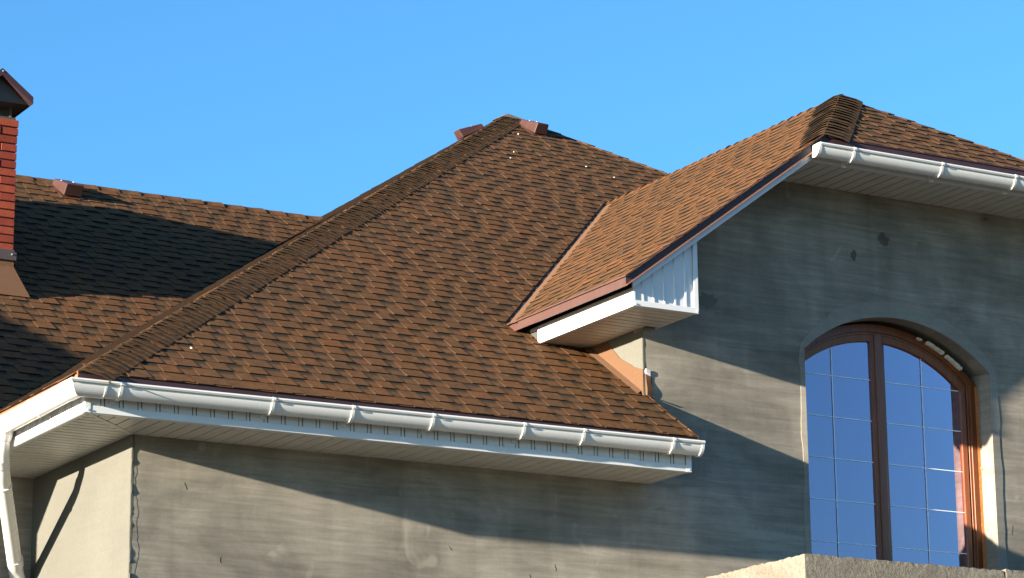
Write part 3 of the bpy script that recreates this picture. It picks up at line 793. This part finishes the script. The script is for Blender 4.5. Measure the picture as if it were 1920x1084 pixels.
# fascia with ribs
def fascia_x(xa, xb, y, z0, z1, par_name, lab, pitch=.122, par=house, trim=.05):
    base = backing(par_name, xa, xb, y+.008, y+.02, z0, z1, par); base['label'] = lab
    x = xa+.004
    while x < xb-.01:
        m = MB(); xe = min(x+pitch*.74, xb-.004); m.box(x, xe, y+.001, y+.0085, z0+.01, z1)
        if xe+.03 < xb: m.box(xe+.006, xe+.006+pitch*.15, y+.001, y+.0085, z0+.01, z1)
        m.build('fascia_board', M_SIDING, base, bevel=.0015); x += pitch
    m = MB(); m.box(xa-.004, xb+.004, y-.008, y+.0005, z0-.004, z0+trim); m.box(xa-.004, xb+.004, y-.0005, y+.03, z0-.006, z0-.001)
    m.build('fascia_trim', M_SIDING, base, bevel=.0015); return base
def fascia_y(x, ya, yb, z0, z1, par_name, lab, pitch=.122, par=house, trim=.05, poly=None):
    base = backing(par_name, x+.008, x+.02, ya, yb, z0, z1, par); base['label'] = lab
    y = ya+.004
    while y < yb-.01:
        m = MB(); ye = min(y+pitch*.74, yb-.004); m.box(x+.001, x+.0085, y, ye, z0+.01, z1)
        if ye+.03 < yb: m.box(x+.001, x+.0085, ye+.006, ye+.006+pitch*.15, z0+.01, z1)
        m.build('fascia_board', M_SIDING, base, bevel=.0015); y += pitch
    m = MB(); m.box(x-.008, x+.0005, ya-.004, yb+.004, z0-.004, z0+trim); m.box(x-.0005, x+.03, ya-.004, yb+.004, z0-.006, z0-.001)
    m.build('fascia_trim', M_SIDING, base, bevel=.0015); return base
fascia_x(-W, XE, -W-.0, 0, .17, 'fascia', 'white ribbed fascia behind the long lower gutter', trim=.042)
fascia_y(-W, -W+.001, L-W, .001, .17, 'fascia', 'sunlit white fascia of the short left eave', trim=.06)
fascia_x(-9, -W-.01, L-W, .0, .17, 'fascia', 'white fascia of the left wing eave', trim=.042, pitch=.5)
# right end closure of the lower eave box
m = MB(); m.prism([(XE, -W, 0), (XE, -.001, 0), (XE, -.001, Fz(0)-.02), (XE, E0+.03, ZF-.02), (XE, -W, .17)], (.006, 0, 0)); m.build('eave_end_panel', M_SIDING, house)
m = MB(); m.box(XE-.035, XE+.008, -W-.011, -W-.002, -.005, .17); m.build('corner_trim', M_SIDING, house, bevel=.002)
m = MB(); m.box(-W-.010, -W+.028, -W-.011, -W-.002, -.005, .13); m.box(-W-.0125, -W-.003, -W-.010, -W+.03, -.005, .13); m.build('corner_trim', M_SIDING, house, bevel=.002)

# bay left eave box
xs0, xs1 = XB-WB, XB+BC
yFm = E0+(ZB-ZF)/T
fb = backing('fascia', xs0+.01, xs0+.02, -WF+.02, yFm+.2, ZB, ZG-.06); fb['label'] = 'bright sunlit white fascia of the bay eave'
m = MB(); m.box(xs0-.004, xs0+.002, -WF-.003, yFm-.0, ZB-.004, ZB+.125); m.box(xs0-.004, xs0+.03, -WF-.003, yFm, ZB-.008, ZB-.004); m.build('fascia_trim', M_SIDING, fb, bevel=.0015)
y = -WF+.02
while y < yFm+.1:
    m = MB(); m.box(xs0+.004, xs0+.0095, y, y+.1, ZB+.1, ZG-.06); m.build('fascia_board', M_SIDING, fb); y += .107
sb = backing('soffit', xs0+.01, xs1-.01, -WF+.012, 1.3, ZB+.0065, ZB+.03); sb['label'] = 'boarded soffit under the bay eave box'
y = -WF+.004
while y < 1.3:
    xr_ = xs1-.004 if y+.07 < .0 else XB-.004
    m = MB(); m.box(xs0+.004, xr_, y, y+.071, ZB+random.uniform(-.0008, .0008), ZB+.006); m.build('soffit_board', M_SOFFIT, sb); y += .082
# front face of the eave box with ribs
fx = backing('eave_box_front', xs0+.004, xs1-.004, -WF+.004, -WF+.01, ZB, ZB+.02, mat=M_SIDING); fx['label'] = 'white ribbed panel closing the front of the bay eave box'
x = xs0+.0
Y0 = -WF+.002
while x < xs1-.012:
    x2 = min(x+.088, xs1-.004)
    top = lambda q: Gz(q)-.058
    m = MB(); m.prism([(x, Y0, ZB+.03), (x2, Y0, ZB+.03), (x2, Y0, top(x2)), (x, Y0, top(x))], (0, .006, 0))
    xr_ = x2-.018
    if x2 < xs1-.02:
        rr = [[(x2-.022, Y0+.001, z), (x2-.016, Y0-.006, z+dzz), (x2-.002, Y0-.006, z+dzz), (x2+.003, Y0+.001, z)] for z, dzz in ((ZB+.03, 0), (top(x2-.01), 0))]
        m.sweep(rr)
    m.build('eave_box_panel', M_SIDING, fx, bevel=.001); x += .088
m = MB(); m.box(xs0-.004, xs1+.004, -WF-.014, -WF-.004, ZB-.006, ZB+.034); m.box(xs0-.004, xs1+.004, -WF-.004, -WF+.02, ZB-.006, ZB-.001); m.build('bottom_trim', M_SIDING, fx, bevel=.002)
m = MB(); m.prism([(xs1-.032, -WF-.012, ZB+.03), (xs1+.005, -WF-.012, ZB+.03), (xs1+.005, -WF-.012, Gz(xs1)-.068), (xs1-.032, -WF-.012, Gz(xs1-.032)-.068)], (0, .008, 0)); m.build('corner_trim', M_SIDING, fx, bevel=.002)
m = MB(); m.prism([(xs0-.005, -WF-.012, ZB+.03), (xs0+.012, -WF-.012, ZB+.03), (xs0+.012, -WF-.012, ZG-.07), (xs0-.005, -WF-.012, ZG-.08)], (0, .014, 0)); m.build('corner_trim', M_SIDING, fx, bevel=.002)
m = MB(); m.prism([(xs1-.004, -WF, ZB), (xs1-.004, -.003, ZB), (xs1-.004, -.003, Gz(xs1)-.14), (xs1-.004, -WF, Gz(xs1)-.14)], (.006, 0, 0)); m.build('box_end_panel', M_SIDING, fx)
# sloping soffit behind the bargeboard
m = MB(); m.prism([(xs1, YF+.03, Gz(xs1)-.105), (XR-.1, YF+.03, Gz(XR-.1)-.105), (XR-.1, .0, Gz(XR-.1)-.105), (xs1, .0, Gz(xs1)-.105)], (0, 0, .012)); m.build('rake_soffit', M_SOFFIT, bay_roof)
# upper front eave
xh0, xh1 = 4.90, 2*XP-4.90
sh = backing('soffit', xh0, xh1, -WF+.012, -.001, ZHS+.007, ZHS+.03); sh['label'] = 'boarded soffit under the upper front eave'
x = xh0
while x < xh1:
    m = MB(); m.box(x, x+.086, -WF+.004, -.002, ZHS+random.uniform(-.001, .001), ZHS+.0065); m.build('soffit_board', M_SOFFIT, sh); x += .1
fascia_x(5.06, xh1, -WF, ZHS, ZHS+.13, 'fascia', 'white fascia behind the upper gutter', trim=.05)

m = MB(); m.box(4.885, 5.056, -WF-.008, -WF+.0005, ZHS-.004, ZHS+.05); m.box(4.885, 5.056, -WF-.0005, -WF+.03, ZHS-.006, ZHS-.001); m.build('fascia_trim', M_SIDING, sh)

# ---------------------------------------------------------------- gutters
RG = .062; DZ = 1.3
def half_pts(cy, cz, r, a0=math.pi, a1=2*math.pi, n=14): return [(cy+r*math.cos(a0+(a1-a0)*i/n), cz+DZ*r*math.sin(a0+(a1-a0)*i/n)) for i in range(n+1)]
def gutter_prof(r=RG, th=.004):
    o = half_pts(0, 0, r); i_ = half_pts(0, 0, r-th)[::-1]
    # rolled bead on the outer (negative) lip
    bead = [(-r-.004+.012*math.cos(a), .004+.012*math.sin(a)) for a in [math.radians(q) for q in (-60, -120, -180, -240, -300, -360)]]
    return [(-r+.002, -.004)]+bead[0:6]+[(-r+th, -.002)]+half_pts(0, 0, r-th)[1:]+[(r, .0)]+half_pts(0, 0, r)[::-1][1:-1]
PR = gutter_prof()
def gutter_run(p0, p1, outw, name, par=house, lab=None, prof=PR, mitre0=None, mitre1=None):
    """p0,p1: axis ends at rim level; outw: horizontal unit vector to the outside"""
    p0, p1, ow = Vector(p0), Vector(p1), Vector(outw); d = (p1-p0).normalized(); rings = []
    for p, mt in ((p0, mitre0), (p1, mitre1)):
        rings.append([p-ow*a+Vector((0, 0, b))+(d*(mt*(-a)) if mt else Vector((0, 0, 0))) for a, b in prof])
    # prof a negative = outer side
    rings = [[(p if True else p) for p in r] for r in rings]
    m = MB(); m.sweep(rings); return m.build(name, M_PVC, par, smooth=True, label=lab)
GY = -W-.012-RG-.004; GZ = .160
OWF = Vector((0, -1, 0)); OWL = Vector((-1, 0, 0))
gut = gutter_run((GY, GY, GZ-.004), (XE+.03, GY, GZ+.018), OWF, 'gutter', lab='long white half-round gutter of the lower front eave', mitre0=-1)
gutL = gutter_run((GY, GY, GZ-.004), (GY, L+GY-.0, GZ-.02), OWL, 'gutter', lab='short sunlit white gutter of the left eave', mitre0=-1, mitre1=0)
gutW = gutter_run((-9, L+GY, GZ-.02), (GY, L+GY, GZ-.02), OWF, 'gutter', lab='white gutter of the left wing')
GYU = -WF-.01-RG-.02; GZU = 2.45
gutU = gutter_run((4.955, GYU, GZU), (2*XP-4.955, GYU, GZU), OWF, 'gutter', lab='upper white half-round gutter above the arched window')
def ringpart(par, c, d, ow, name, r, wd, bead=.011, mat=M_PVC, lab=None, tilt=0, back=0):
    """a strap round the gutter at c, along direction d"""
    c, d, ow = Vector(c), Vector(d), Vector(ow); m = MB()
    prof = half_pts(0, 0, r, math.pi-.18, 2*math.pi+.05, 16)
    prof = [(a, b) for a, b in prof]; inn = [(a*(r-.006)/r, b*(r-.006)/r) for a, b in prof]
    ring = lambda t: [c+d*t-ow*(-a)*-1*1+Vector((0, 0, b)) for a, b in prof]+[c+d*t-ow*(-a)*-1+Vector((0, 0, b)) for a, b in inn[::-1]]
    def ring(t): return [c+d*t-ow*a*1.0+Vector((0, 0, b)) for a, b in prof]+[c+d*t-ow*a+Vector((0, 0, b)) for a, b in inn[::-1]]
    m.sweep([ring(-wd/2), ring(wd/2)])
    # hook over the bead
    hk = [c+ow*(r+.001)+Vector((0, 0, .003))+ow*bead*math.cos(a)+Vector((0, 0, bead*math.sin(a))) for a in [math.radians(q) for q in range(-70, 250, 32)]]
    hi_ = [c+ow*(r+.001)+Vector((0, 0, .003))+ow*(bead-.004)*math.cos(a)+Vector((0, 0, (bead-.004)*math.sin(a))) for a in [math.radians(q) for q in range(-70, 250, 32)]]
    rr = [p for p in hk]+[p for p in hi_[::-1]]
    m.sweep([[p-d*wd/2 for p in rr], [p+d*wd/2 for p in rr]])
    return m.build(name, mat, par, smooth=True, label=lab)
def bracket(par, c, d, ow):
    c, d, ow = Vector(c), Vector(d), Vector(ow)
    o = ringpart(par, c, d, ow, 'gutter_bracket', RG+.006, .02, bead=.0145)
    m = MB(); b = c-ow*(RG+.01)     # back plate on the fascia with its two lower ears
    for t0, t1, z0, z1 in ((-.018, .018, -.10, .01),):
        e = [b+d*t0-ow*.014, b+d*t1-ow*.014, b+d*t1+ow*.004, b+d*t0+ow*.004]; m.prism([p+Vector((0, 0, z0)) for p in e], (0, 0, z1-z0))
    # curved lower rib
    pts = [c-ow*(-math.cos(a))*(RG+.02)+Vector((0, 0, math.sin(a)*(RG+.02))) for a in [math.radians(q) for q in range(215, 342, 14)]]
    pts = [c+ow*(-math.cos(a))*-1*(RG+.012)+Vector((0, 0, math.sin(a)*(RG+.012))) for a in [math.radians(q) for q in range(215, 350, 13)]]
    m2 = MB()
    m.build('bracket_foot', M_PVC, par, bevel=.002)
for x in (-.35, .67, 1.23, 1.81, 2.49, 2.95, 3.66): bracket(gut, (x, GY, GZ-.004+.02*(x+.6)/4.5), (1, 0, 0), OWF)
for y in (-.50, .06, ): bracket(gutL, (GY, y, GZ-.006-.008*y), (0, 1, 0), OWL)
for x in (5.26, 6.06, 6.75, 7.4): bracket(gutU, (x, GYU, GZU), (1, 0, 0), OWF)
# corner piece: a slightly larger half round over the mitre
def scaled(k): return [(a*k, b*k) for a, b in PR]
gutter_run((GY, GY, GZ-.004), (-.44, GY, GZ-.004), OWF, 'corner_sleeve', gut, prof=scaled(1.055), mitre0=-1)
gutter_run((GY, GY, GZ-.004), (GY, -.47, GZ-.005), OWL, 'corner_sleeve', gutL, prof=scaled(1.055), mitre0=-1)
m = MB()
for x in (-.455,):
    m.sweep([[Vector((x-.0, GY+a*1.09, GZ-.004+b*1.09)) for a, b in half_pts(0, 0, RG, math.pi+.25, math.pi+1.3, 8)]+[Vector((x, GY+a*1.0, GZ-.004+b)) for a, b in half_pts(0, 0, RG, math.pi+.25, math.pi+1.3, 8)[::-1]],
             [Vector((x+.012, GY+a*1.09, GZ-.004+b*1.09)) for a, b in half_pts(0, 0, RG, math.pi+.25, math.pi+1.3, 8)]+[Vector((x+.012, GY+a*1.0, GZ-.004+b)) for a, b in half_pts(0, 0, RG, math.pi+.25, math.pi+1.3, 8)[::-1]]])
m.build('joint_clip', M_PVC, gut)
# end caps
def endcap(par, x, cy, cz, th, k=1.06):
    pr = half_pts(0, 0, RG*k); pts = [(x, cy+a, cz+b) for a, b in pr]; pts = [(x, cy-RG*k, cz+.012)]+pts+[(x, cy+RG*k, cz+.006)]
    m = MB(); m.prism(pts, (th, 0, 0)); m.build('end_cap', M_PVC, par, bevel=.003)
endcap(gut, XE+.008, GY, GZ+.016, .026); endcap(gutU, 4.945, GYU, GZU, .03)

# ---------------------------------------------------------------- downpipe
def arcjoin(P, r=.06, n=5):
    P = [Vector(p) for p in P]; out = [P[0]]
    for i in range(1, len(P)-1):
        a = (P[i-1]-P[i]).normalized(); b = (P[i+1]-P[i]).normalized()
        p0 = P[i]+a*r; p1 = P[i]+b*r
        for k in range(n+1):
            t = k/n; out.append((p0*(1-t)+P[i]*t)*(1-t)+(P[i]*(1-t)+p1*t)*t)
    out.append(P[-1]); return out
dp = MB(); path = arcjoin([(GY+.0, .72, .10), (GY+.0, .72, .0), (-.545, .85, -.15), (-.14, 1.64, -.66), (-.075, 1.66, -.85), (-.075, 1.66, GROUND)], .055)
dp.tube(path, .050, 20)
pipe = dp.build('downpipe', M_PVC, house, smooth=True, label='white round downpipe bending back to the side wall')
m = MB(); m.tube([(GY, .72, .14), (GY, .72, .06), (GY, .72, .02)], [.085, .068, .05], 20); m.build('gutter_outlet', M_PVC, gutL, smooth=True)
for a, b in (((-.585, .79, -.075), (-.565, .82, -.115)), ((-.19, 1.53, -.59), (-.165, 1.585, -.625)),((-.50, .937, -.21), (-.495, .947, -.217))):
    m = MB(); m.tube([a, b], .0545, 20); m.build('pipe_collar', M_PVC, pipe, smooth=True)

# ---------------------------------------------------------------- roof vents
def vent(parent, fr_pt, U, V, N_, wx, ly, hz, name='roof_vent', lab=None):
    P, U, V, N_ = Vector(fr_pt), Vector(U).normalized(), Vector(V).normalized(), Vector(N_).normalized(); m = MB()
    q = lambda a, b, c: P+U*a+V*b+N_*c
    # tapered hood: tall open end down the slope
    vs = [q(-wx/2, 0, .02), q(wx/2, 0, .02), q(wx/2, ly, .0), q(-wx/2, ly, .0), q(-wx/2+.008, 0, hz), q(wx/2-.008, 0, hz), q(wx/2-.012, ly, hz*.45), q(-wx/2+.012, ly, hz*.45)]
    m.add(vs, [(4, 5, 6, 7), (0, 1, 5, 4), (1, 2, 6, 5), (2, 3, 7, 6), (3, 0, 4, 7), (0, 3, 2, 1)])
    o = m.build(name, M_DRIP2, parent, bevel=.008, label=lab)
    f = MB(); f.prism([q(-wx/2-.01, -.01, .006), q(wx/2+.01, -.01, .006), q(wx/2+.01, ly+.04, .004), q(-wx/2-.01, ly+.04, .004)], N_*.006)
    f.build('vent_base_plate', M_DRIP2, o)
    for a in (-wx/2+.03, wx/2-.03):
        s_ = MB(); c = q(a, ly*.6, hz*.66); s_.prism([c+U*.008*math.cos(t_)+V*.008*math.sin(t_) for t_ in [k*math.pi/3 for k in range(6)]], N_*.006); s_.build('vent_screw', M_SCREW, o)
    return o
M_DRIP2 = mat_simple('red_brown_vent_plastic', (.050, .019, .014), .5, var=.15)
Vf = Vector((0, 1, T)); Nf = Vector((0, -T, 1))
vent(wing_roof, Wg(1.74, 5.66), (1, 0, 0), Vf, Nf, .17, .34, .13, lab='small brown vent hood near the ridge of the left wing roof')
vent(main_roof, (6.60, 6.0, Fz(6.0)), (1, .0, 0), Vf, Nf, .14, .34, .13, lab='brown vent hood just right of the main roof peak')
vent(main_roof, (5.86, 6.22, ZF+T*(5.86-E0)), (0, -1, 0), (1, 0, T), (-T, 0, 1), .12, .27, .11, lab='brown vent hood on the hidden slope left of the main roof peak')

# ---------------------------------------------------------------- chimney
CX0, CX1, CY0, CY1, CZ1 = .035, .415, 3.42, 5.20, 3.13
ch = MB(); ch.box(CX0+.012, CX1-.012, CY0+.012, CY1-.012, 1.2, CZ1-.01)
chim = ch.build('chimney', M_MORTAR, house, label='red brick chimney with a dark metal gable cap')
bh, bj = .0552, .0103; z = 2.06; row = 0; rb = random.Random(4); BR = {}
bf = MB()
def brick(x0, x1, y0, y1, z0, z1, single):
    t = bf if not single else MB(); t.box(x0, x1, y0, y1, z0, z1)
    if single: t.build('brick', M_BRICKS[rb.randrange(3)], chim, bevel=.003)
M_BRICKS = [M_BRICK, mat_simple('red_face_brick_pale', (.22, .042, .019), .75, var=.22, scale=14, bump=.4, bscale=90, spec=.3), mat_simple('red_face_brick_deep', (.15, .022, .011), .75, var=.22, scale=14, bump=.4, bscale=90, spec=.3)]
while z+bh < CZ1+.005:
    e = .006 if row >= 14 else 0
    xs = [CX0, CX0+.25+.0, CX1] if row % 2 == 0 else [CX0, CX0+.12, CX1]
    for a, b in zip(xs, xs[1:]):
        j = rb.uniform(-.0025, .0025); brick(a+(bj/2 if a > CX0 else -e), b-(bj/2 if b < CX1 else -e), CY0+j-e, CY0+.11, z, z+bh, True)
    y = CY0+(.115 if row % 2 else .11)+.0105
    while y < CY1-.02:
        y2 = min(y+.25, CY1); j = rb.uniform(-.002, .002)
        brick(CX1-.1, CX1+j+e, y, y2-bj, z, z+bh, False); brick(CX0+j-e, CX0+.1, y, y2-bj, z, z+bh, False); y = y2
    z += bh+bj; row += 1
bf.build('brick_field', M_BRICK, chim, kind='stuff')
m = MB(); m.box(CX0-.02, CX1+.02, CY0-.02, CY1+.02, 1.985, 2.05); m.box(CX0-.008, CX1+.008, CY0-.008, CY1+.008, 2.05, 2.07); m.build('chimney_collar', M_BLACKSTEEL, chim, bevel=.003, label='dark steel collar round the chimney foot')
m = MB(); m.box(CX0-.004, CX1+.004, CY0-.004, CY1, 1.2, 1.985)
zb = ZF+T*(CY0-YWW)
m.add([(CX0-.1, CY0-.004, zb+.19), (CX1+.004, CY0-.006, zb+.19), (CX1+.10, CY0-.12, zb-.06), (CX0-.1, CY0-.12, zb-.06)], [(0, 3, 2, 1)])
m.add([(CX1+.004, CY0-.006, zb+.19), (CX1+.004, CY0+.5, zb+.19+.33), (CX1+.10, CY0+.5, zb+.345), (CX1+.10, CY0-.12, zb-.06)], [(0, 3, 2, 1)])
m.build('chimney_flashing', M_MEMB, chim, label='light brown membrane skirt at the foot of the chimney')
cxm = .235; chw = .252
m = MB(); th = .05
for sgn in (1, -1):
    m.prism([(cxm, 3.29, 3.455), (cxm+sgn*chw, 3.29, 3.26), (cxm+sgn*chw, 3.29, 3.205), (cxm, 3.29, 3.40)], (0, 1.93, 0), 0)
cap = m.build('chimney_cap', M_DRIP, chim, label='dark brown gable-shaped metal cap over the chimney')
m = MB(); m.prism([(cxm-chw+.012, 3.36, 3.215), (cxm+chw-.012, 3.36, 3.215), (cxm, 3.36, 3.41)], (0, 1.84, 0)); m.box(CX0+.03, CX1-.03, 3.55, 5.18, CZ1-.02, 3.245); m.build('cap_underside_fill', mat_simple('cap_underside_shade', (.05, .05, .046), .6), chim)  # underside shade put in the dark colour; box added to block light below
m = MB()
for a in (CX0+.04, CX1-.04):
    for b in (CY0+.06, CY0+.9, CY1-.06): m.box(a-.006, a+.006, b-.015, b+.015, CZ1-.02, 3.25)
m.build('cap_bracket', M_BLACKSTEEL, chim)
m = MB(); c = Vector((cxm+.0, 3.287, 3.43)); m.prism([c+Vector((.006*math.cos(t_), 0, .006*math.sin(t_))) for t_ in [k*math.pi/4 for k in range(8)]], (0, -.004, 0)); m.build('screw', M_SCREW, chim)
m = MB(); c = Vector((CX0+.36, CY0-.022, 2.03)); m.prism([c+Vector((.006*math.cos(t_), 0, .006*math.sin(t_))) for t_ in [k*math.pi/4 for k in range(8)]], (0, -.004, 0)); m.build('screw', M_SCREW, chim)
# unseen mass added far left, shaped so its shadow falls on the wing roof
SX0, SX1, SY, SZ = -6.2, -3.4, .55, 1.13
sr = MB(); sm = (SX0+SX1)/2; rz = SZ+.81*(SX1-sm)
sr.prism([(SX0, SY, SZ), (SX1, SY, SZ), (SX1, 6, SZ), (SX0, 6, SZ)], (0, 0, -.05))
yr_ = SY+(SX1-sm)*1.15
sr.add([(SX0, SY, SZ), (SX1, SY, SZ), (sm, yr_, rz), (sm, 6, rz), (SX0, 6, SZ), (SX1, 6, SZ)], [(0, 1, 2), (1, 5, 3, 2), (4, 0, 2, 3)])
sr.build('shadow_caster_roof', M_TAB, house, label='unseen hip-shaped mass added to shade the wing roof')
m = MB(); m.box(SX0+.4, SX1-.4, SY+.4, L+.0, GROUND, SZ-.05); m.build('shadow_caster_wall', M_PLASTER, house)

# ---------------------------------------------------------------- specks of mortar on the roof and screws on trims
m = MB(); rs = random.Random(5); i = 0
spots = [(6.62, 5.2), (6.8, 5.0), (7.1, 4.9), (7.15, 4.8), (7.3, 5.05), (7.7, 4.4), (5.9, 5.3), (5.75, 5.1), (6.3, 5.9), (8.2, 3.8), (.35, -.1)]
for (x, y) in spots:
    c = Vector((x, y, Fz(y)+.014)); r = rs.uniform(.004, .009); k = MB()
    pts = [c+Vector((r*rs.uniform(.6, 1.3)*math.cos(t_), r*rs.uniform(.6, 1.6)*math.sin(t_), r*T*math.sin(t_))) for t_ in [q*math.pi/3 for q in range(6)]]
    k.prism(pts, (0, -.003, .006)); o = k.build('mortar_chip', mat_simple('white_mortar_chip', (.6, .57, .52), .9) if i == 0 else bpy.data.materials['white_mortar_chip'])
    o['label'] = 'tiny white mortar chip lying on the main brown roof'; o['category'] = 'debris'; o['group'] = 'white mortar chips scattered on the main roof'; i += 1
for c in ((-W+.01, -W-.012, .012), (XE-.012, -W-.012, .012), (1.9, -W-.009, .018), (xs0+.01, -WF-.015, ZB+.006), (xs1-.01, -WF-.015, ZB+.008), (-.17, -W-.009, .045)):
    m = MB(); c = Vector(c); m.prism([c+Vector((.006*math.cos(t_), 0, .006*math.sin(t_))) for t_ in [k*math.pi/4 for k in range(8)]], (0, -.005, 0)); m.build('screw', M_SCREW, house)
